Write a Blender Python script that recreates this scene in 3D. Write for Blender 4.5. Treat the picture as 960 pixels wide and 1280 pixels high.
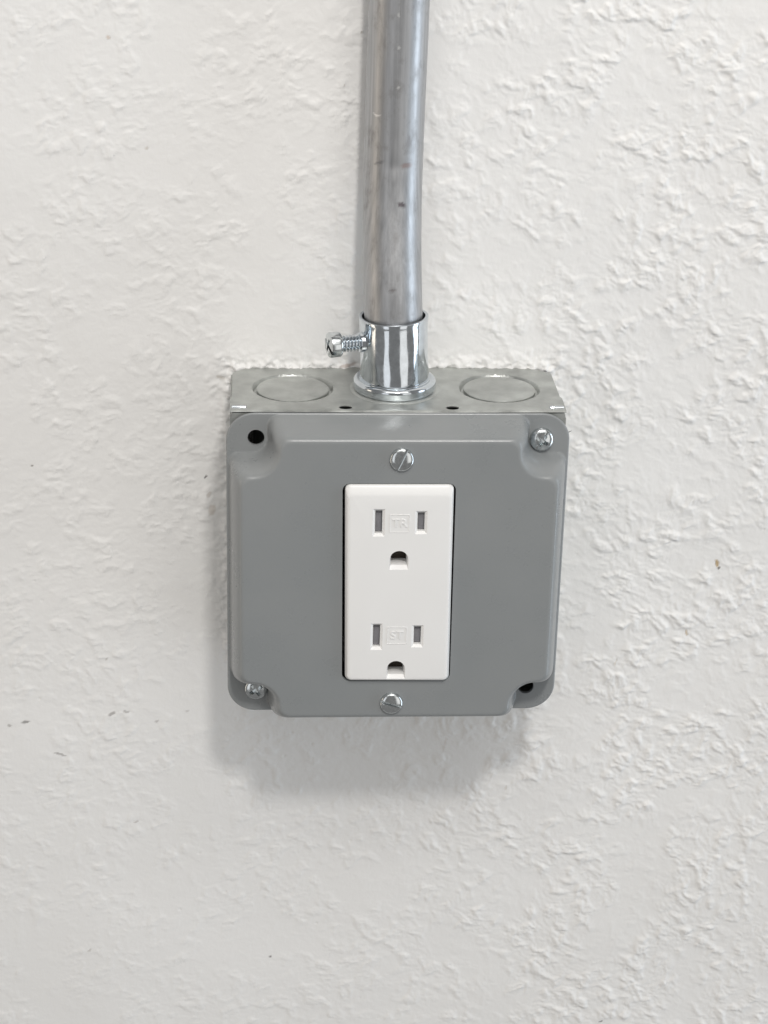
import bpy, bmesh, math
import numpy as np
from mathutils import Matrix, Vector

for o in list(bpy.data.objects):
    bpy.data.objects.remove(o)
scene = bpy.context.scene
C = scene.collection
MM = 0.001                       # everything below is laid out in millimetres
# layout frame: x right, d = distance out of the wall (towards the viewer), z up; the origin is the box centre on the wall

# ------------------------------------------------------------------ camera
CAM = (-43.573, 648.051, 283.121)
YAW, PITCH, ROLL, FPX = 0.06521567, 0.41013467, 0.02502928, 2700.0
fw = Vector((math.sin(YAW) * math.cos(PITCH), math.cos(YAW) * math.cos(PITCH), -math.sin(PITCH)))
r0 = Vector((math.cos(YAW), -math.sin(YAW), 0))
u0 = r0.cross(fw)
rt = r0 * math.cos(ROLL) + u0 * math.sin(ROLL)
up = -r0 * math.sin(ROLL) + u0 * math.cos(ROLL)
cam_data = bpy.data.cameras.new('camera')
cam = bpy.data.objects.new('camera', cam_data)
C.objects.link(cam)
M4 = Matrix((rt, up, -fw)).transposed().to_4x4()
M4.translation = Vector((CAM[0] * MM, -CAM[1] * MM, CAM[2] * MM))
cam.matrix_world = M4
cam_data.sensor_fit = 'VERTICAL'
cam_data.sensor_height = 36.0
cam_data.lens = 36.0 * FPX / 1280.0
cam_data.clip_start = 0.02
cam_data.clip_end = 50.0
scene.camera = cam


def unproj(u, v, d):
    """photo pixel -> layout point (x, z) at distance d out of the wall"""
    w = fw + rt * ((u - 480) / FPX) + up * ((640 - v) / FPX)
    t = (CAM[1] - d) / w.y
    return CAM[0] + t * w.x, CAM[2] + t * w.z


# ------------------------------------------------------------------ world and lamps
world = bpy.data.worlds.new('World')
scene.world = world
world.use_nodes = True
bg = world.node_tree.nodes['Background']
bg.inputs['Color'].default_value = (1.0, 0.982, 0.96, 1)
bg.inputs['Strength'].default_value = 0.22


def lamp(name, loc, target, size, size_y, power, col, shape='RECTANGLE'):
    l = bpy.data.lights.new(name, 'AREA')
    l.shape = shape
    l.size, l.size_y, l.energy, l.color = size, size_y, power, col
    o = bpy.data.objects.new(name, l)
    C.objects.link(o)
    o.location = loc
    o.rotation_euler = (Vector(target) - Vector(loc)).to_track_quat('-Z', 'Y').to_euler()
    return o


lamp('ceiling_lamp', (0.09, -0.85, 0.885), (0, 0, 0), 0.11, 0.11, 5.4, (1.0, 0.97, 0.93), 'DISK')
lamp('ceiling_panel', (0.1, -1.05, 1.6), (0, 0, 0), 1.6, 0.26, 6.5, (1.0, 0.98, 0.95))
lamp('overhead_fill', (0.1, -1.5, 1.5), (0, 0, 0), 2.4, 1.6, 9.5, (1.0, 0.985, 0.96))  # unseen lamp added as soft fill from above, in place of ambient light
lamp('window_light', (1.7, -0.45, -0.3), (0, 0, -0.1), 0.5, 2.0, 12.0, (0.78, 0.89, 1.0))
lamp('side_lamp', (-1.7, -0.45, -0.3), (0, 0, -0.1), 0.4, 1.8, 3.8, (1.0, 0.86, 0.70))
# no doors here: two unseen lamps added for bright bands on the metal
lamp('reflection_fill', (1.5, -2.6, -0.3), (0, 0, -0.3), 1.2, 2.4, 7.5, (1.0, 0.98, 0.95))
lamp('reflection_fill', (-1.4, -2.65, -0.3), (0, 0, -0.3), 0.9, 2.4, 5.5, (0.97, 0.98, 1.0))

vs = scene.view_settings
vs.view_transform = 'Standard'
vs.look = 'None'
vs.exposure = 0.05
vs.gamma = 1.0


# ------------------------------------------------------------------ materials
def new_mat(name):
    m = bpy.data.materials.new(name)
    m.use_nodes = True
    nt = m.node_tree
    return m, nt, nt.nodes['Principled BSDF']


def node(nt, kind, **kw):
    n = nt.nodes.new(kind)
    for k, v in kw.items():
        setattr(n, k, v)
    return n


def noise(nt, scale, detail=4.0, rough=0.55, stretch=None):
    tc = node(nt, 'ShaderNodeTexCoord')
    src = tc.outputs['Object']
    if stretch:
        mp = node(nt, 'ShaderNodeMapping')
        mp.inputs['Scale'].default_value = stretch
        nt.links.new(src, mp.inputs['Vector'])
        src = mp.outputs['Vector']
    n = node(nt, 'ShaderNodeTexNoise')
    n.inputs['Scale'].default_value = scale
    n.inputs['Detail'].default_value = detail
    n.inputs['Roughness'].default_value = rough
    nt.links.new(src, n.inputs['Vector'])
    return n.outputs['Fac']


def ramp(nt, fac, stops):
    r = node(nt, 'ShaderNodeValToRGB')
    e = r.color_ramp.elements
    while len(e) < len(stops):
        e.new(0.5)
    for el, (p, c) in zip(e, stops):
        el.position = p
        el.color = (*c, 1) if len(c) == 3 else c
    nt.links.new(fac, r.inputs['Fac'])
    return r.outputs['Color']


def g(v):
    return (v, v, v)


def bump(nt, bsdf, fac, strength, dist):
    b = node(nt, 'ShaderNodeBump')
    b.inputs['Strength'].default_value = strength
    b.inputs['Distance'].default_value = dist
    nt.links.new(fac, b.inputs['Height'])
    nt.links.new(b.outputs['Normal'], bsdf.inputs['Normal'])
    return b


def metal(name, col, rough, var=0.06, scale=400, metallic=1.0, stretch=None, colvar=0.08, bmp=0.0):
    m, nt, b = new_mat(name)
    n = noise(nt, scale, 5, 0.6, stretch)
    lo = tuple(c * (1 - colvar) for c in col)
    hi = tuple(min(1, c * (1 + colvar)) for c in col)
    nt.links.new(ramp(nt, n, [(0.3, lo), (0.7, hi)]), b.inputs['Base Color'])
    nt.links.new(ramp(nt, n, [(0.3, g(max(0.02, rough - var))), (0.7, g(rough + var))]), b.inputs['Roughness'])
    b.inputs['Metallic'].default_value = metallic
    if bmp:
        bump(nt, b, n, bmp, 0.0002)
    return m


# painted plaster, with the stain attribute that the wall mesh carries
mat_wall, nt, b = new_mat('painted_plaster')
n1 = noise(nt, 9.0, 4, 0.6)
base = ramp(nt, n1, [(0.3, (0.785, 0.777, 0.763)), (0.7, (0.81, 0.804, 0.793))])
att = node(nt, 'ShaderNodeAttribute', attribute_name='stain')
mx = node(nt, 'ShaderNodeMix', data_type='RGBA')
nt.links.new(att.outputs['Alpha'], mx.inputs['Factor'])
nt.links.new(base, mx.inputs[6])
nt.links.new(att.outputs['Color'], mx.inputs[7])
nt.links.new(mx.outputs[2], b.inputs['Base Color'])
b.inputs['Roughness'].default_value = 0.5
b.inputs['Specular IOR Level'].default_value = 0.4
n2 = noise(nt, 900.0, 4, 0.6)
bump(nt, b, n2, 0.28, 0.00022)

# grey enamel of the cover
mat_cover, nt, b = new_mat('grey_enamel')
n1 = noise(nt, 35.0, 3, 0.5)
nt.links.new(ramp(nt, n1, [(0.3, (0.231, 0.244, 0.249)), (0.7, (0.252, 0.262, 0.265))]), b.inputs['Base Color'])
nt.links.new(ramp(nt, noise(nt, 70.0, 6, 0.7), [(0.3, g(0.26)), (0.7, g(0.31))]), b.inputs['Roughness'])
b.inputs['Specular IOR Level'].default_value = 0.5
n2 = noise(nt, 1100.0, 2, 0.5)
bump(nt, b, n2, 0.10, 0.0002)

mat_galv = metal('galvanized_steel', (0.45, 0.462, 0.445), 0.42, 0.12, 130, 0.75, None, 0.26, 0.10)
mat_zinc = metal('bright_zinc_plate', (0.66, 0.70, 0.735), 0.11, 0.06, 420, 1.0, None, 0.10)
mat_zinc_screw = metal('zinc_screw', (0.66, 0.69, 0.70), 0.17, 0.08, 900, 1.0, None, 0.12)
mat_white, nt, b = new_mat('white_plastic')
n1 = noise(nt, 60.0, 2, 0.5)
nt.links.new(ramp(nt, n1, [(0.3, (0.80, 0.795, 0.785)), (0.7, (0.815, 0.81, 0.80))]), b.inputs['Base Color'])
b.inputs['Roughness'].default_value = 0.38
n2 = noise(nt, 2500.0, 2, 0.5)
bump(nt, b, n2, 0.05, 0.0001)
mat_shutter, nt, b = new_mat('grey_shutter_plastic')
nt.links.new(ramp(nt, noise(nt, 700.0), [(0.3, (0.165, 0.163, 0.175)), (0.7, (0.20, 0.197, 0.21))]), b.inputs['Base Color'])
mat_dark, nt, b = new_mat('dark_cavity_plastic')
nt.links.new(ramp(nt, noise(nt, 500.0), [(0.3, g(0.012)), (0.7, g(0.02))]), b.inputs['Base Color'])
b.inputs['Roughness'].default_value = 0.7
mat_contact = metal('shaded_brass_contact', (0.032, 0.023, 0.016), 0.55, 0.1, 600, 0.3)  # brass contact, near black: the shade of the ground hole is in its colour
mat_bristle, nt, b = new_mat('dark_bristle')
nt.links.new(ramp(nt, noise(nt, 900.0), [(0.3, g(0.02)), (0.7, g(0.05))]), b.inputs['Base Color'])

# drawn steel tube: long streaks, scuffs, darker dirt
mat_emt, nt, b = new_mat('conduit_steel')
st = noise(nt, 900.0, 4, 0.6, (1, 1, 0.03))
bl = noise(nt, 260.0, 5, 0.65, (1, 1, 0.55))
c1 = ramp(nt, st, [(0.3, (0.37, 0.375, 0.385)), (0.7, (0.50, 0.505, 0.515))])
c2 = ramp(nt, bl, [(0.30, (0.58, 0.55, 0.53)), (0.47, (1, 1, 1))])
mx = node(nt, 'ShaderNodeMix', data_type='RGBA', blend_type='MULTIPLY')
mx.inputs['Factor'].default_value = 0.55
nt.links.new(c1, mx.inputs[6])
nt.links.new(c2, mx.inputs[7])
att = node(nt, 'ShaderNodeAttribute', attribute_name='stain')
mx2 = node(nt, 'ShaderNodeMix', data_type='RGBA')
nt.links.new(att.outputs['Alpha'], mx2.inputs['Factor'])
nt.links.new(mx.outputs[2], mx2.inputs[6])
nt.links.new(att.outputs['Color'], mx2.inputs[7])
nt.links.new(mx2.outputs[2], b.inputs['Base Color'])
nt.links.new(ramp(nt, bl, [(0.3, g(0.50)), (0.7, g(0.37))]), b.inputs['Roughness'])
b.inputs['Metallic'].default_value = 0.95
pit = noise(nt, 1500.0, 3, 0.6, (1, 1, 0.5))
ad = node(nt, 'ShaderNodeMath', operation='ADD')
nt.links.new(st, ad.inputs[0])
nt.links.new(pit, ad.inputs[1])
bump(nt, b, ad.outputs[0], 0.09, 0.0002)


# ------------------------------------------------------------------ mesh helpers (layout millimetres)
def L(x, d, z):
    return (x * MM, -d * MM, z * MM)


def link(name, me, mat=None, parent=None):
    o = bpy.data.objects.new(name, me)
    C.objects.link(o)
    if mat:
        me.materials.clear()
        me.materials.append(mat)
    if parent:
        o.parent = parent
        o.matrix_parent_inverse = Matrix.Translation(-parent.location)
    return o


def root(name, label, cat, x, d, z, group=None):
    o = bpy.data.objects.new(name, None)
    C.objects.link(o)
    o.location = L(x, d, z)
    o.empty_display_size = 0.01
    o['label'], o['category'] = label, cat
    if group:
        o['group'] = group
    return o


def finish(me, angle=35):
    bm = bmesh.new()
    bm.from_mesh(me)
    bmesh.ops.recalc_face_normals(bm, faces=bm.faces)
    bm.to_mesh(me)
    bm.free()
    for p in me.polygons:
        p.use_smooth = True
    if angle is not None:
        me.set_sharp_from_angle(angle=math.radians(angle))
    me.update()
    return me


def mesh(name, verts, faces, angle=35):
    me = bpy.data.meshes.new(name)
    me.from_pydata([L(*v) for v in verts], [], faces)
    return finish(me, angle)


def grid_faces(nr, nc, off=0, wrap=False):
    f = []
    for i in range(nr - 1):
        for j in range(nc if wrap else nc - 1):
            k = (j + 1) % nc
            f.append((off + i * nc + j, off + i * nc + k, off + (i + 1) * nc + k, off + (i + 1) * nc + j))
    return f


def lathe(profile, origin, axis, seg=64, jit=None):
    """profile: (radius, distance along the axis); a zero radius closes an end"""
    ax = Vector(axis).normalized()
    a = ax.orthogonal().normalized()
    bb = ax.cross(a)
    o = Vector(origin)
    V = []
    for r, t in profile:
        for s in range(seg):
            th = 2 * math.pi * s / seg
            V.append(tuple(o + ax * t + (a * math.cos(th) + bb * math.sin(th)) * max(r, 1e-4)))
    F = grid_faces(len(profile), seg, 0, True)
    F.append(tuple(range(seg)))
    F.append(tuple(range((len(profile) - 1) * seg, len(profile) * seg)))
    return V, F


def rounded_rect(hx, hz, r, n=6, cx=0, cz=0):
    pts = []
    for sx, sz, a0 in ((1, 1, 0), (-1, 1, 90), (-1, -1, 180), (1, -1, 270)):
        for k in range(n + 1):
            a = math.radians(a0 + 90 * k / n)
            pts.append((cx + sx * (hx - r) + r * math.cos(a), cz + sz * (hz - r) + r * math.sin(a)))
    return pts


def loft(outlines):
    """outlines: list of (points xz, d): a closed solid"""
    n = len(outlines[0][0])
    V = [(p[0], d, p[1]) for pts, d in outlines for p in pts]
    F = grid_faces(len(outlines), n, 0, True)
    F.append(tuple(range(n)))
    F.append(tuple(range((len(outlines) - 1) * n, len(outlines) * n)))
    return V, F


def cut(o, cutters, angle=35):
    """carve the cutter solids out of an object and drop them again"""
    tmp = []
    for V, F in cutters:
        c = link('cutter', mesh('cutter', V, F, None))
        tmp.append(c)
        m = o.modifiers.new('cut', 'BOOLEAN')
        m.operation, m.solver, m.object = 'DIFFERENCE', 'EXACT', c
    bpy.context.view_layer.update()
    dg = bpy.context.evaluated_depsgraph_get()
    me = bpy.data.meshes.new_from_object(o.evaluated_get(dg))
    old = o.data
    o.modifiers.clear()
    o.data = me
    bpy.data.meshes.remove(old)
    for c in tmp:
        cm = c.data
        bpy.data.objects.remove(c)
        bpy.data.meshes.remove(cm)
    for p in me.polygons:
        p.use_smooth = True
    me.set_sharp_from_angle(angle=math.radians(angle))


# ------------------------------------------------------------------ noise for the plaster
def perlin(x, y, seed):
    rs = np.random.RandomState(seed)
    perm = rs.permutation(256)
    ang = rs.rand(256) * 2 * np.pi
    gx, gy = np.cos(ang), np.sin(ang)
    xi, yi = np.floor(x).astype(np.int64), np.floor(y).astype(np.int64)
    xf, yf = x - xi, y - yi

    def gr(ix, iy, dx, dy):
        h = perm[(perm[ix & 255] + iy) & 255]
        return gx[h] * dx + gy[h] * dy
    u = xf * xf * xf * (xf * (xf * 6 - 15) + 10)
    v = yf * yf * yf * (yf * (yf * 6 - 15) + 10)
    a = gr(xi, yi, xf, yf)
    b_ = gr(xi + 1, yi, xf - 1, yf)
    c = gr(xi, yi + 1, xf, yf - 1)
    d = gr(xi + 1, yi + 1, xf - 1, yf - 1)
    return (a + u * (b_ - a)) * (1 - v) + (c + u * (d - c)) * v


def fbm(x, y, seed, octs=3, gain=0.5):
    s, a = 0, 1.0
    for k in range(octs):
        s = s + a * perlin(x * 2 ** k + 13.7 * k, y * 2 ** k - 7.1 * k, seed + k)
        a *= gain
    return s


def sstep(t):
    t = np.clip(t, 0, 1)
    return t * t * (3 - 2 * t)


def axis_coords(lo, hi, step, far):
    core = np.arange(lo, hi + step / 2, step)
    ext, s, p = [], step, hi
    while p < far:
        s *= 1.25
        p += s
        ext.append(p)
    ext = np.array(ext)
    return np.concatenate([(lo - (ext - hi))[::-1], core, ext])


# ------------------------------------------------------------------ wall
X1 = axis_coords(-150, 158, 0.37, 1100)
Z1 = axis_coords(-218, 178, 0.37, 1100)
X, Z = np.meshgrid(X1, Z1)
# orientation of the trowel marks drifts over the wall
wx = X + 5.0 * fbm(X / 26, Z / 26, 11, 2) + 1.6 * fbm(X / 6, Z / 6, 15, 2)
wz = Z + 5.0 * fbm(X / 26, Z / 26, 21, 2) + 1.6 * fbm(X / 6, Z / 6, 25, 2)
th = np.radians(-38 + 50 * sstep((-X + 20) / 130) * 1.0 + 25 * perlin(X / 70, Z / 70, 5))
ca, sa = np.cos(np.radians(-32)), np.sin(np.radians(-32))
cb, sb = np.cos(np.radians(14)), np.sin(np.radians(14))
mixlr = sstep((X + 35 + 30 * perlin(X / 50, Z / 50, 8)) / 70)


def field(seed, lx, lz, octs):
    a = fbm((wx * ca + wz * sa) / lx, (-wx * sa + wz * ca) / lz, seed, octs, 0.52)
    b_ = fbm((wx * cb + wz * sb) / lx, (-wx * sb + wz * cb) / lz, seed + 50, octs, 0.52)
    return a * mixlr + b_ * (1 - mixlr)


rough = sstep((fbm(X / 26, Z / 26, 31, 3) + 0.36) / 0.5)           # where the coat is rough
rough = 0.24 + 0.76 * rough
amp = 0.56 + 0.66 * sstep((X + 50) / 140) - 0.20 * sstep((-Z - 60) / 110)   # the coat gets flatter to the left and below
rough *= amp * 0.68


def crisp(nf, sharp, soft):
    # a layer was dragged downwards: its lower lip is torn, its upper edge feathered out
    gz, gx_ = np.gradient(nf, Z1, X1)
    f = (0.85 * gz - 0.5 * gx_) / (np.hypot(gz, gx_) + 1e-6)
    return soft + (sharp - soft) * sstep((f + 0.3) / 0.8)


n = field(41, 6.0, 4.0, 4)
wn = crisp(n, 0.030, 0.20)
H = np.zeros_like(X)
# thin torn layers of plaster: flat plates that end in crisp lips
lip = 0.20 + 1.3 * sstep((fbm(X / 7, Z / 7, 61, 2) + 0.15) / 0.4)
for t, a in ((-0.44, 0.11), (-0.22, 0.14), (0.0, 0.17), (0.22, 0.17), (0.44, 0.13)):
    H += a * rough * lip * sstep((n - t) / wn + 0.5)
n_b = field(71, 2.9, 1.9, 3)
wb = crisp(n_b, 0.05, 0.25)
for t, a in ((-0.2, 0.055), (0.05, 0.07), (0.3, 0.07)):
    H += a * rough * sstep((n_b - t) / wb + 0.5)
rid = 1 - np.abs(field(131, 6.5, 4.2, 3)) * 4.2                      # narrow raised creases
H += 0.20 * rough * np.clip(rid, 0, 1) ** 2 * sstep((fbm(X / 10, Z / 10, 141, 2) - 0.02) / 0.15)
H += 0.05 * fbm(wx / 2.2, wz / 1.4, 95, 3, 0.6) * (0.25 + rough)
H -= 0.20 * sstep((perlin(X / 2.3, Z / 2.3, 171) - 0.55) / 0.08)      # pinholes
H += 0.8 * fbm(X / 60, Z / 60, 97, 2)
# paint and plaster built up against the rear edge of the box
bxd = np.maximum(np.abs(X) - 51.0, np.abs(Z) - 51.0)
H += (0.8 + 2.0 * fbm(X / 3.4, Z / 3.4, 99, 3, 0.6)) * np.exp(-np.maximum(bxd, 0) / 2.4) * (bxd > -6)
core = np.minimum(1, np.maximum(0, 1 - np.maximum(np.abs(X) - 175, np.abs(Z + 20) - 215) / 30))
H = H * core - 0.45
nv = X.size
co = np.empty((nv, 3), np.float32)
co[:, 0], co[:, 1], co[:, 2] = X.ravel() * MM, -H.ravel() * MM, Z.ravel() * MM
nr, nc = X.shape
i0 = (np.arange(nr - 1)[:, None] * nc + np.arange(nc - 1)[None, :]).ravel()
quads = np.stack([i0, i0 + 1, i0 + nc + 1, i0 + nc], 1).astype(np.int32)
me = bpy.data.meshes.new('wall')
me.vertices.add(nv)
me.vertices.foreach_set('co', co.ravel())
me.loops.add(quads.size)
me.loops.foreach_set('vertex_index', quads.ravel())
me.polygons.add(len(quads))
me.polygons.foreach_set('loop_start', (np.arange(len(quads)) * 4).astype(np.int32))
me.polygons.foreach_set('use_smooth', np.ones(len(quads), bool))
me.update(calc_edges=True)
me.validate()
# chips, scuffs and old stains: pixel, half length, half width (mm), angle, colour, strength
stain = np.zeros((nv, 4), np.float32)
xs, zs = X.ravel(), Z.ravel()
jx, jz = xs + 0.5 * perlin(xs / 1.3, zs / 1.3, 3), zs + 0.5 * perlin(xs / 1.3, zs / 1.3, 4)
marks = [(897, 705, 1.5, 0.75, 100, (0.42, 0.30, 0.15), .9), (899, 711, 0.5, 0.35, 90, (0.10, 0.08, 0.06), .9),
         (858, 791, 1.3, 0.4, 100, (0.50, 0.38, 0.24), .7), (770, 828, 1.6, 0.3, 70, (0.62, 0.55, 0.44), .5),
         (32, 903, 1.5, 0.5, 10, (0.20, 0.19, 0.18), .8), (75, 943, 2.2, 0.35, -18, (0.28, 0.26, 0.25), .75),
         (140, 892, 1.4, 0.6, 30, (0.30, 0.28, 0.27), .7), (158, 890, 1.0, 0.5, 0, (0.32, 0.30, 0.29), .6),
         (196, 902, 0.9, 0.5, 40, (0.36, 0.33, 0.31), .55), (234, 889, 0.8, 0.35, 0, (0.42, 0.39, 0.36), .5),
         (40, 582, 0.5, 0.35, 20, (0.10, 0.08, 0.06), .8), (257, 597, 0.6, 0.35, 60, (0.06, 0.05, 0.05), .85),
         (133, 824, 0.7, 0.35, 20, (0.36, 0.33, 0.30), .6), (170, 1028, 0.9, 0.4, 30, (0.42, 0.39, 0.37), .6),
         (112, 1188, 0.8, 0.4, 45, (0.48, 0.45, 0.42), .6), (338, 1197, 0.6, 0.35, 0, (0.16, 0.15, 0.15), .8),
         (751, 1277, 0.6, 0.3, 0, (0.08, 0.08, 0.08), .85), (265, 638, 2.0, 1.3, 80, (0.55, 0.49, 0.43), .55),
         (262, 618, 1.2, 0.5, 60, (0.48, 0.43, 0.38), .5), (276, 472, 1.6, 0.6, -20, (0.42, 0.38, 0.33), .55),
         (435, 456, 2.6, 0.7, 10, (0.36, 0.27, 0.22), .65), (135, 47, 0.6, 0.5, 0, (0.58, 0.47, 0.38), .6),
         (12, 907, 0.6, 0.5, 0, (0.33, 0.31, 0.29), .6), (183, 186, 0.5, 0.4, 0, (0.52, 0.48, 0.42), .6),
         (452, 41, 0.4, 0.4, 0, (0.30, 0.26, 0.22), .6), (431, 106, 0.4, 0.35, 0, (0.35, 0.31, 0.27), .6),
         (556, 930, 3.0, 0.4, 80, (0.64, 0.58, 0.52), .4), (632, 985, 1.2, 0.4, 80, (0.62, 0.56, 0.50), .5)]
for (pu, pv, a, bb_, ang, col, k) in marks:
    mx_, mz_ = unproj(pu, pv, 0)
    c_, s_ = math.cos(math.radians(ang)), math.sin(math.radians(ang))
    e = np.sqrt((((jx - mx_) * c_ + (jz - mz_) * s_) / a) ** 2 + ((-(jx - mx_) * s_ + (jz - mz_) * c_) / bb_) ** 2)
    w = (k * sstep((1.25 - e) / 0.6)).astype(np.float32)
    sel = w > stain[:, 3]
    stain[sel, 0], stain[sel, 1], stain[sel, 2] = col
    stain[sel, 3] = w[sel]
attr = me.attributes.new('stain', 'FLOAT_COLOR', 'POINT')
attr.data.foreach_set('color', stain.ravel())
wall = link('wall', me, mat_wall)
wall['kind'] = 'structure'
wall['label'] = 'white painted rough plaster wall behind the outlet box'

def ss(t):
    t = min(1, max(0, t))
    return t * t * (3 - 2 * t)


# ------------------------------------------------------------------ junction box
D = 39.0                         # box depth
B = 51.0                         # half width
box = root('junction_box', 'galvanized steel square electrical box mounted on the white plaster wall', 'electrical box', 0, 0, 0)
# top side: a plate with recessed knockout seats, chamfered rear corners
ko_x = [unproj(366, 491, 19)[0] , unproj(624, 489, 19)[0]]
ko_d = 19.0
KR = 12.3
nx, nd = 256, 100
V = []
for i in range(nd):
    d = -1.0 + (D - 0.3 + 1.0) * i / (nd - 1)
    xm = B - max(0, (5.0 - d)) * 1.0 - 0.5 * ss((28 - d) / 1.5)
    for j in range(nx):
        x = -xm + 2 * xm * j / (nx - 1)
        z = B
        for kx in ko_x + [0.0]:
            rr = math.hypot(x - kx, d - ko_d)
            z -= 1.5 * (1 if rr < KR - 0.25 else (0 if rr > KR + 0.25 else (KR + 0.25 - rr) / 0.5))
        z -= 0.5 * max(0, 1 - (D - 0.3 - d) / 0.8) ** 2
        z += 0.12 * math.sin(x * 0.07 + 1) * math.cos(d * 0.1)
        V.append((x, d, z))
me = mesh('box_top', V, grid_faces(nd, nx), 50)
o = link('side_panel', me, mat_galv, box)
sm = o.modifiers.new('thickness', 'SOLIDIFY')
sm.thickness, sm.offset = 0.3 * MM, -1
cutters = []
for u, v in ((432, 509), (566, 507.5)):
    cx, _ = unproj(u, v, 36.4)
    V, F = lathe([(1, -4), (1, 4)], (0, 0, 0), (0, 0, 1), 24)
    cutters.append(([(cx + p[0] * 2.0, 36.0 + p[1] * 1.5, B + p[2]) for p in V], F))
cut(o, cutters, 50)
o.matrix_parent_inverse = Matrix.Translation(-box.location)
for kx in ko_x:
    V, F = lathe([(0, -1.6), (11.2, -1.6), (11.2, -0.75), (11.2, -0.32), (11.05, -0.2), (10.7, -0.14), (6, -0.1), (0, -0.1)],
                 (kx, ko_d, B), (0, 0, 1), 72)
    link('knockout', mesh('knockout', V, F, 40), mat_galv, box)
# pry slots of the knockouts and the bent tabs at the front corners
for s in (-1, 1):
    V, F = lathe([(0.3, -2.3), (0.62, -2.1), (0.68, -1.6), (0.68, 1.6), (0.62, 2.1), (0.3, 2.3)], (s * (B - 2.7), D - 3.0, B - 0.05), (1, 0, 0), 20)
    link('corner_tab', mesh('corner_tab', V, F, 40), mat_zinc, box)


def slab(x0, x1, d0, d1, z0, z1):
    pts = rounded_rect((x1 - x0) / 2, (z1 - z0) / 2, min(0.5, (x1 - x0) / 3, (z1 - z0) / 3), 3, (x0 + x1) / 2, (z0 + z1) / 2)
    return loft([(pts, d0), (pts, d1)])


def u_path(k):
    pts = [(-B + k, B - 2.4)]
    for c0, a0 in ((-1, 180), (1, 270)):
        for q in range(9):
            a = math.radians(a0 + 90 * q / 8)
            pts.append((c0 * (B - 9) + (9 - k) * math.cos(a), -B + 9 + (9 - k) * math.sin(a)))
    return pts + [(B - k, B - 2.4)]


ring = u_path(0) + u_path(1.5)[::-1]
nh = len(ring) // 2
V = [(p[0], d, p[1]) for d in (-0.5, D - 0.6) for p in ring]
n2_ = len(ring)
F = grid_faces(2, n2_, 0, True)
for off in (0, n2_):
    F += [(off + q, off + q + 1, off + n2_ - 2 - q, off + n2_ - 1 - q) for q in range(nh - 1)]
link('side_shell', mesh('box_shell', V, F), mat_galv, box)
V, F = slab(-B + 7, B - 7, -0.4, 1.1, -B + 7, B - 2.4)
link('back_panel', mesh('box_back', V, F), mat_galv, box)
for s in (-1, 1):                # folded ears that close the upper front corners
    V, F = slab(s * (B - 4.6) - 4.3, s * (B - 4.6) + 4.3, D - 1.5, D - 0.5, B - 4.9, B - 0.9)
    link('corner_ear', mesh('corner_ear', V, F), mat_galv, box)
for s in (-1, 1):                # screw lugs in the corners behind the cover
    for t in ((1,) if s > 0 else (-1,)):
        V, F = slab(s * 43.3 - 5, s * 43.3 + 5, D - 1.9, D - 0.5, t * 43 - 5, t * 43 + 5)
        link('screw_lug', mesh('screw_lug', V, F), mat_galv, box)

# ------------------------------------------------------------------ raised cover
S, SH, RC, RZ = 52.2, 50.75, 8.8, 12.2
cover = root('outlet_cover', 'raised grey painted steel cover with notched corners on the front of the box', 'cover plate', 0, D, -SH)


def spaced(h, n):                # -h..h, denser at both ends
    t = np.linspace(-1, 1, n)
    return h * np.sign(t) * (1 - (1 - np.abs(t)) * (0.15 + 0.85 * np.minimum(1, (1 - np.abs(t)) * 9)))


def ss(t):
    t = min(1, max(0, t))
    return t * t * (3 - 2 * t)


def smin(a, b, k):               # smooth minimum: fillets where two edges meet
    q = max(k - abs(a - b), 0) / k
    return min(a, b) - q * q * k / 4


def prof(t):                     # section of the pressed edge: steep side, soft shoulder
    t = min(1, max(0, t))
    return 0.2 * ss(t) + 0.8 * (1 - (1 - t) ** 2.4) * ss(t * 3.5)


zz = spaced(SH, 301)
tt = spaced(1.0, 301)
V = []
for z in zz:
    ez = SH - abs(z)
    xm = S if ez >= RC else S - RC + math.sqrt(max(0, RC * RC - (RC - ez) ** 2))
    for t in tt:
        x = t * xm
        qx, qz = max(0, abs(x) - (S - RC)), max(0, abs(z) - (SH - RC))
        e = RC - math.hypot(qx, qz) if (qx > 0 and qz > 0) else min(S - abs(x), SH - abs(z))
        s1 = smin(S - 0.5 - abs(x), SH - 0.3 - abs(z), 3.0)
        nn, r = 12.3, 4.4
        a_, b_ = (S - nn) - abs(x), (SH - nn) - abs(z)
        dn = math.hypot(max(a_ + r, 0), max(b_ + r, 0)) - r
        h = RZ * prof(smin(s1, dn, 4.0) / 4.6)
        edge = 0.55
        if e < edge:
            h -= edge - math.sqrt(max(0, edge ** 2 - (edge - e) ** 2))
        # a pressed sheet is never dead flat
        h += 0.10 * math.sin(x * 0.055 + 0.7) * math.cos(z * 0.05 - 0.4) * ss(min(e, dn) / 12)
        V.append((x, D + 1.3 + h, z))
me = mesh('cover_plate', V, grid_faces(len(zz), len(tt)), None)
plate = link('plate', me, mat_cover, cover)
sm = plate.modifiers.new('thickness', 'SOLIDIFY')
sm.thickness, sm.offset = 1.25 * MM, 1
# make sure that the thickness goes inwards (towards the wall)
if plate.data.polygons[len(plate.data.polygons) // 2].normal.y < 0:
    sm.offset = -1
F0 = D + RZ + 1.3                # front of the raised panel
hx0, hz0 = unproj(428.3, 604.5, F0)
hx1, _ = unproj(570.3, 606, F0)
hx2, hz2 = unproj(427.2, 851, F0)
hx3, hz3 = unproj(562.0, 853, F0)


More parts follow.
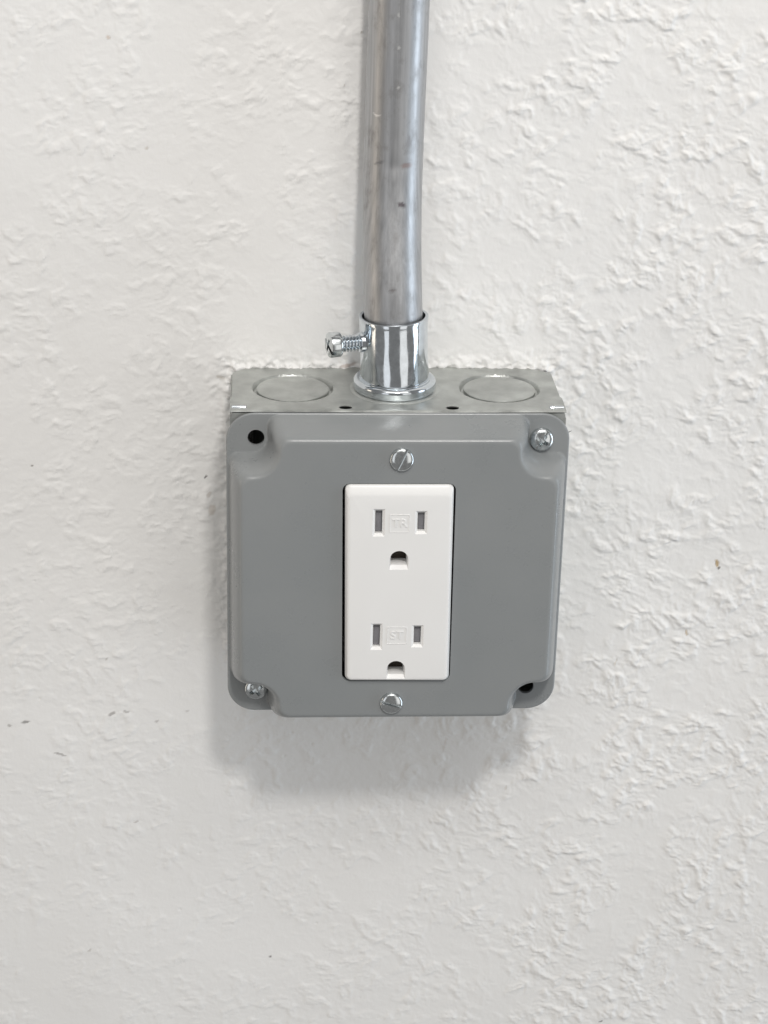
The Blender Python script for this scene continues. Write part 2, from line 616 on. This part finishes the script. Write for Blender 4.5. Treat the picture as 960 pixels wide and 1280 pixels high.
def quad_rounded(c, r, n=5):
    pts = []
    cx = sum(p[0] for p in c) / 4
    order = [c[1], c[0], c[2], c[3]]           # TR TL BL BR
    for k, (x, z) in enumerate(order):
        sx, sz = ((1, 1), (-1, 1), (-1, -1), (1, -1))[k]
        for i in range(n + 1):
            a = math.radians(90 * k + 90 * i / n)
            pts.append((x - sx * r + r * math.cos(a), z - sz * r + r * math.sin(a)))
    return pts


hole = quad_rounded([(hx0, hz0), (hx1, hz0), (hx2, hz2), (hx3, hz2)], 2.2)
cutters = [loft([(hole, F0 - 8), (hole, F0 + 4)])]
open_holes = [unproj(320, 547, D + 1.3), unproj(657, 858, D + 1.3)]
for hx, hz in open_holes:
    V, F = lathe([(2.55, -3), (2.55, 3)], (hx, D + 1, hz), (0, 1, 0), 32)
    cutters.append((V, F))
cut(plate, cutters, 40)


def screw(pos, d, rad, height, slots, parent, lobe=0.55):
    """pan head: a low dome with a driver recess"""
    prof = [(0, -5), (1.6, -5), (1.6, 0.02), (rad, 0.02), (rad, height * 0.30), (rad * 0.97, height * 0.48)]
    for k in range(1, 9):
        a = math.radians(90 * k / 8)
        prof.append((rad * 0.97 * math.cos(a) ** 0.9 if k < 8 else 0, height * (0.48 + 0.52 * math.sin(a))))
    V, F = lathe(prof, (pos[0], d, pos[1]), (0, 1, 0), 48)
    o = link('screw', mesh('screw', V, F, 45), mat_zinc_screw, parent)
    cs = []
    for ang, half_l, half_w, depth in slots:
        c_, s_ = math.cos(math.radians(ang)), math.sin(math.radians(ang))
        top, bot = [], []
        for (l, w) in ((-half_l, -half_w), (half_l, -half_w), (half_l, half_w), (-half_l, half_w)):
            top.append((pos[0] + l * c_ - w * s_, pos[1] + l * s_ + w * c_))
            k = lobe if half_l < rad else 1.0
            bot.append((pos[0] + l * k * c_ - w * 0.8 * s_, pos[1] + l * k * s_ + w * 0.8 * c_))
        cs.append(loft([(bot, d + height - depth), (top, d + height + 0.3)]))
    cut(o, cs, 45)
    return o


s_top = unproj(502.5, 575.5, F0 + 1)
s_bot = unproj(489.3, 880, F0 + 1)
screw(s_top, F0 - 0.05, 3.65, 1.7, [(66, 5, 0.45, 1.1)], cover)
screw(s_bot, F0 - 0.05, 3.6, 1.7, [(-17, 5, 0.45, 1.1)], cover)
s_tr = unproj(677.5, 550, D + 2.5)
s_bl = unproj(320, 861.5, D + 2.0)
screw(s_tr, D + 1.25, 3.65, 2.3, [(58, 5, 0.42, 0.8), (58, 2.3, 0.6, 1.9), (-32, 2.3, 0.6, 1.9)], cover)
screw(s_bl, D + 1.25, 3.65, 1.6, [(35, 2.7, 0.65, 1.4), (-55, 2.7, 0.65, 1.4)], cover)

# ------------------------------------------------------------------ receptacle
FR = F0 + 1.6                    # face of the device
P = [unproj(431.8, 608, FR), unproj(568.3, 608, FR), unproj(431.2, 852.5, FR), unproj(561.3, 852.5, FR)]
outlet = root('duplex_outlet', 'white rectangular duplex power outlet set in the grey cover', 'power outlet',
              (P[0][0] + P[3][0]) / 2, 0, P[2][1])


def inset(k, top=0.0):
    c = [(P[0][0] + k, P[0][1] - k - top), (P[1][0] - k, P[1][1] - k - top), (P[2][0] + k, P[2][1] + k), (P[3][0] - k, P[3][1] + k)]
    return quad_rounded(c, max(0.4, 1.7 - k * 0.5), 6)


V, F = loft([(inset(0), FR - 12), (inset(0), FR - 1.9), (inset(0.04, 0.02), FR - 1.6), (inset(0.16, 0.15), FR - 1.25), (inset(0.34, 0.45), FR - 0.98),
             (inset(0.50, 1.2), FR - 0.55), (inset(0.70, 1.75), FR - 0.22), (inset(1.0, 1.95), FR - 0.06), (inset(1.6, 1.7), FR)])
face = link('face', mesh('outlet_face', V, F, 30), mat_white, outlet)


def rect_pts(cx, cz, hw, hh, grow):
    return [(cx + sx * (hw + grow), cz + sz * (hh + grow)) for sx, sz in ((1, 1), (-1, 1), (-1, -1), (1, -1))]


def u_pts(cx, cz, hw, hh, grow, low):
    """ground hole: arch on top, flat below; the lower edge flares more"""
    pts = []
    r = hw + grow
    for k in range(13):
        a = math.radians(180 * k / 12)
        pts.append((cx + r * math.cos(a), cz + hh - hw + r * math.sin(a)))
    pts.append((cx - hw - grow, cz - hh - low))
    pts.append((cx + hw + grow, cz - hh - low))
    return pts


cutters, shutters, grounds, emb = [], [], [], []
for (ul, ur, vs_, ug, vg) in ((473.3, 526.3, (652.3, 652.0), 498.6, 697.3), (470.5, 521.6, (794.5, 794.0), 494.6, 834.2)):
    for u, v, hh in ((ul, vs_[0], 3.75), (ur, vs_[1], 3.05)):
        cx, cz = unproj(u, v, FR - 0.8)
        hw = 1.06
        cutters.append(loft([(rect_pts(cx, cz, hw, hh, 0), FR - 5), (rect_pts(cx, cz, hw, hh, 0), FR - 0.8),
                             (rect_pts(cx, cz, hw, hh, 0.8), FR + 0.02), (rect_pts(cx, cz, hw, hh, 1.0), FR + 0.3)]))
        shutters.append((cx, cz, hw, hh))
    cx, cz = unproj(ug, vg, FR - 1)
    cutters.append(loft([(u_pts(cx, cz, 2.5, 2.4, 0, 0), FR - 9), (u_pts(cx, cz, 2.5, 2.4, 0, 0.0), FR - 1.2),
                         (u_pts(cx, cz, 2.5, 2.4, 0.35, 1.15), FR + 0.02), (u_pts(cx, cz, 2.5, 2.4, 0.45, 1.4), FR + 0.3)]))
    grounds.append((cx, cz))
cut(face, cutters, 30)
for cx, cz, hw, hh in shutters:
    pts = rect_pts(cx, cz, hw, hh, -0.05)
    mid = rect_pts(cx, cz - 0.2, hw, hh - 0.3, -0.15)
    V, F = loft([(pts, FR - 4.9), (pts, FR - 2.3), (mid, FR - 1.9)])
    link('shutter', mesh('shutter', V, F), mat_shutter, outlet)
for cx, cz in grounds:
    pts = u_pts(cx, cz, 2.5, 2.4, -0.05, -0.05)
    up_ = [(x, max(z, cz + 0.35)) for x, z in pts]
    V, F = loft([(pts, FR - 8.9), (pts, FR - 6.0)])
    link('ground_contact', mesh('ground_contact', V, F), mat_contact, outlet)
# small embossed panels between the blades
for txt, u, v in (('TR', 499.5, 654.5), ('ST', 496.0, 794.5)):
    cx, cz = unproj(u, v, FR)
    o1, o2 = rounded_rect(3.1, 3.0, 0.3, 3, cx, cz), rounded_rect(2.85, 2.75, 0.2, 3, cx, cz)
    n_ = len(o1)
    V = [(p[0], FR - 0.1, p[1]) for p in o1] + [(p[0], FR + 0.14, p[1]) for p in rounded_rect(3.03, 2.93, 0.3, 3, cx, cz)] + \
        [(p[0], FR + 0.14, p[1]) for p in rounded_rect(2.9, 2.8, 0.2, 3, cx, cz)] + [(p[0], FR - 0.1, p[1]) for p in o2]
    fr = link('emblem_frame', mesh('emblem_frame', V, grid_faces(4, n_, 0, True), 30), mat_white, outlet)
    cu = bpy.data.curves.new('letters', 'FONT')
    cu.body, cu.size, cu.align_x, cu.align_y = txt, 3.9 * MM, 'CENTER', 'CENTER'
    cu.extrude, cu.bevel_depth = 0.10 * MM, 0.05 * MM
    t_ = bpy.data.objects.new('letters', cu)
    C.objects.link(t_)
    bpy.context.view_layer.update()
    tm = bpy.data.meshes.new_from_object(t_.evaluated_get(bpy.context.evaluated_depsgraph_get()))
    bpy.data.objects.remove(t_)
    tm.transform(Matrix.Translation(Vector(L(cx, FR + 0.04, cz))) @ Matrix.Rotation(math.radians(90), 4, 'X'))
    link('letters', tm, mat_white, outlet)
# body behind the cover
V, F = loft([(inset(0.6), 14), (inset(0.6), FR - 12)])
link('body', mesh('outlet_body', V, F), mat_dark, outlet)

# ------------------------------------------------------------------ conduit
def centre(v, l, r, d):
    return unproj((l + r) / 2, v, d)


path = []
for v, l, r, d in ((395, 454.5, 529, 19.0), (360, 453.5, 528, 17.9), (330, 453.2, 527, 16.3), (300, 453.2, 526.6, 14.5), (260, 453.6, 526.6, 12.4), (230, 454.3, 527.3, 11.2),
                   (200, 455.0, 528.3, 10.5), (160, 456.0, 530.0, 10.2), (120, 457, 531.8, 10.1), (60, 459.2, 534.6, 10.1), (5, 461, 537, 10.1)):
    x, z = centre(v, l, r, d)
    path.append((x, d, z))
x0, d0, z0 = path[0]
path = [(x0 + 1.0, 19.3, 52.5), (x0 + 0.6, 19.2, 63.0)] + path
xe, de, ze = path[-1]
path += [(xe + 0.2, de, ze + 40), (xe + 0.6, de, ze + 140), (xe + 1.0, de, ze + 330)]
pa = np.array(path)
# smooth resample along z
zc = np.concatenate([np.arange(52.5, ze + 5, 0.5), np.arange(ze + 5, ze + 40, 5.0), np.arange(ze + 40, ze + 330, 12.0)])
px, pd = np.interp(zc, pa[:, 2], pa[:, 0]), np.interp(zc, pa[:, 2], pa[:, 1])
for _ in range(80):
    px[1:-1] = (px[:-2] + 2 * px[1:-1] + px[2:]) / 4
    pd[1:-1] = (pd[:-2] + 2 * pd[1:-1] + pd[2:]) / 4
SEG, RT = 112, 8.97
V = []
zk = unproj(480, 211, 19)[1]     # the crease left by the bender
for k in range(len(zc)):
    a = max(0, k - 1); b2 = min(len(zc) - 1, k + 1)
    T = Vector((px[b2] - px[a], pd[b2] - pd[a], zc[b2] - zc[a])).normalized()
    e1 = (Vector((1, 0, 0)) - T * T.x).normalized()
    e2 = e1.cross(T)
    dent = 0.22 * math.exp(-((zc[k] - zk) / 2.2) ** 2)
    for s in range(SEG):
        t = 2 * math.pi * s / SEG
        front = max(0, -math.sin(t)) if e2.y < 0 else max(0, math.sin(t))
        r = RT - dent * front ** 3
        p = Vector((px[k], pd[k], zc[k])) + e1 * (r * math.cos(t)) + e2 * (r * math.sin(t))
        V.append(tuple(p))
F = grid_faces(len(zc), SEG, 0, True)
ncirc = len(V)
conduit = root('conduit', 'bent grey steel conduit pipe rising up the wall from the box', 'conduit', px[0], pd[0], zc[0])
me = mesh('conduit_tube', V, F, None)
vv = np.array(V)
st_ = np.zeros((len(V), 4), np.float32)
for (pu, pv, a, bb_, col, k) in ((508, 208, 1.7, 0.8, (0.30, 0.21, 0.19), .6), (474, 205, 1.3, 0.4, (0.20, 0.20, 0.21), .6), (503, 260, 1.3, 0.7, (0.13, 0.11, 0.12), .9),
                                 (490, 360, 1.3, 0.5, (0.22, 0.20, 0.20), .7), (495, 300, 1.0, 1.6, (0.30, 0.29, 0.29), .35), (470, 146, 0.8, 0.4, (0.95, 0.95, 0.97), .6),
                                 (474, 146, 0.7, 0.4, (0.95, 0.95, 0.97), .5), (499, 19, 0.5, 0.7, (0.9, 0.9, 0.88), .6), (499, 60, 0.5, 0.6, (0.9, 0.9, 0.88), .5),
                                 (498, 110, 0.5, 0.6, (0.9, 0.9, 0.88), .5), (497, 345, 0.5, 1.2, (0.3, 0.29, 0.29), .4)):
    cx, cz = unproj(pu, pv, 24 if pv > 250 else 19.5)
    wob = 0.5 * perlin(vv[:, 0] / 0.9, vv[:, 2] / 0.9, 17)
    e = np.sqrt(((vv[:, 0] - cx + wob) / a) ** 2 + ((vv[:, 2] - cz + 0.35 * (vv[:, 0] - cx) * (pu % 3 - 1) + wob) / bb_) ** 2)
    w = k * sstep((1.4 - e) / 0.9) * (vv[:, 1] > np.interp(vv[:, 2], zc, pd))
    sel = w > st_[:, 3]
    st_[sel, :3] = col
    st_[sel, 3] = w[sel]
attr = me.attributes.new('stain', 'FLOAT_COLOR', 'POINT')
attr.data.foreach_set('color', st_.ravel())
link('tube', me, mat_emt, conduit)

# ------------------------------------------------------------------ connector
kx, kd = unproj(493, 486, 19)[0], 19.2
conn = root('conduit_connector', 'shiny zinc set screw connector joining the conduit to the box', 'pipe fitting', kx, kd, B)
lean = Vector((-0.035, 0.0, 1)).normalized()
body = [(9.2, 3), (10.7, 3.0), (10.75, 4.6), (10.6, 6), (10.54, 7.5), (10.5, 9), (10.48, 11), (10.46, 12.5), (10.45, 14), (10.46, 15.5), (10.48, 17), (10.5, 19), (10.55, 21.5), (10.62, 22.6), (10.72, 23.3), (10.68, 23.7), (10.35, 23.85), (9.75, 23.75), (9.55, 23.3), (9.5, 15), (9.2, 3)]
V, F = lathe(body, (kx, kd, B), lean, 96)
F = F[:-2]
wv = []
for q, (x, d, z) in enumerate(V):        # pressed sheet: the sleeve is not perfectly round
    th_, tz = math.atan2(d - kd, x - kx), z - B
    k = 1 + 0.45 * (0.006 * math.sin(5 * th_ + 0.25 * tz) + 0.0045 * math.sin(9 * th_ - 0.17 * tz + 1) + 0.003 * math.sin(14 * th_ + 0.4 * tz)) * ss((tz - 3.5) / 3) * ss((22.5 - tz) / 2)
    wv.append((kx + (x - kx) * k, kd + (d - kd) * k, z))
V = wv
link('sleeve', mesh('sleeve', V, F, 40), mat_zinc, conn)
fl = [(9.2, 0.1), (12.0, 0.1), (12.55, 0.35), (12.8, 0.8), (12.85, 1.2)]
for k in range(0, 10):
    a = math.radians(-10 + 110 * k / 9)
    fl.append((11.55 + 1.35 * math.cos(a), 2.5 + 1.35 * math.sin(a)))
fl += [(10.9, 3.75), (10.7, 3.95), (9.2, 3.95), (9.2, 0.1)]
V, F = lathe(fl, (kx, kd, B), (0, 0, 1), 96)
F = F[:-2]
link('flange', mesh('flange', V, F, 40), mat_zinc, conn)
wsh = [(8.5, -0.75), (14.0, -0.75), (14.0, -0.05), (13.8, 0.1), (8.5, 0.1), (8.5, -0.75)]
V, F = lathe(wsh, (kx, kd, B), (0, 0, 1), 72)
F = F[:-2]
link('seat_ring', mesh('seat_ring', V, F, 40), mat_galv, conn)
# set screw
hxp, hzp = unproj(417, 431, 20)
ax = Vector((-1.0, 0.30, 0.0)).normalized()
start = Vector((kx - 0.5, kd, hzp + 1.7)) + ax * 9.6
V, F = lathe([(3.1, -1.5), (3.1, 1.6), (2.9, 1.9), (2.2, 1.9)], start, ax, 40)
link('boss', mesh('boss', V, F, 40), mat_zinc, conn)
thr = [(2.0, 0)]
for k in range(7):
    t = 1.0 + k * 1.05
    thr += [(1.85, t), (2.6, t + 0.42), (2.6, t + 0.55), (1.85, t + 0.95)]
V, F = lathe(thr, start, ax, 40)
ss_ = link('set_screw', mesh('set_screw', V, F, 22), mat_zinc, conn)
hs = start + ax * 8.0
V, F = lathe([(1.5, 0), (3.55, 0), (3.85, 0.3), (3.9, 0.8), (3.9, 3.1), (3.75, 3.5), (3.3, 3.75), (0, 3.85)], hs, ax, 48)
head = link('screw_head', mesh('screw_head', V, F, 40), mat_zinc_screw, conn)
e1 = ax.cross(Vector((0.0, 0.5, 1))).normalized()
e2 = ax.cross(e1)
cs = []
for p1, p2, hl, hw, dp in ((e1, e2, 5, 0.62, 1.6), (e2, e1, 2.2, 0.55, 1.9)):
    q = []
    for t in (3.85 - dp, 4.6):
        for (l, w) in ((-hl, -hw), (hl, -hw), (hl, hw), (-hl, hw)):
            q.append(tuple(hs + ax * t + p1 * l + p2 * w))
    cs.append((q, [(0, 1, 2, 3), (4, 5, 6, 7), (0, 1, 5, 4), (1, 2, 6, 5), (2, 3, 7, 6), (3, 0, 4, 7)]))
cut(head, cs, 40)
head.parent = ss_
head.matrix_parent_inverse = Matrix.Identity(4)

# ------------------------------------------------------------------ a stiff dark bristle stuck in the paint by the cover
bx0, bz0 = unproj(706, 543, 3)
bx1, bz1 = unproj(714, 538.5, 3)
V, F = lathe([(0.16, 0), (0.16, 0.4), (0.11, 1.8), (0.04, 2.6)], (bx0, 2.6, bz0), (bx1 - bx0, 0.5, bz1 - bz0), 8)
br = link('bristle', mesh('bristle', V, F, 40), mat_bristle)
br['label'] = 'tiny dark bristle stuck in the wall paint right of the cover'
br['category'] = 'bristle'
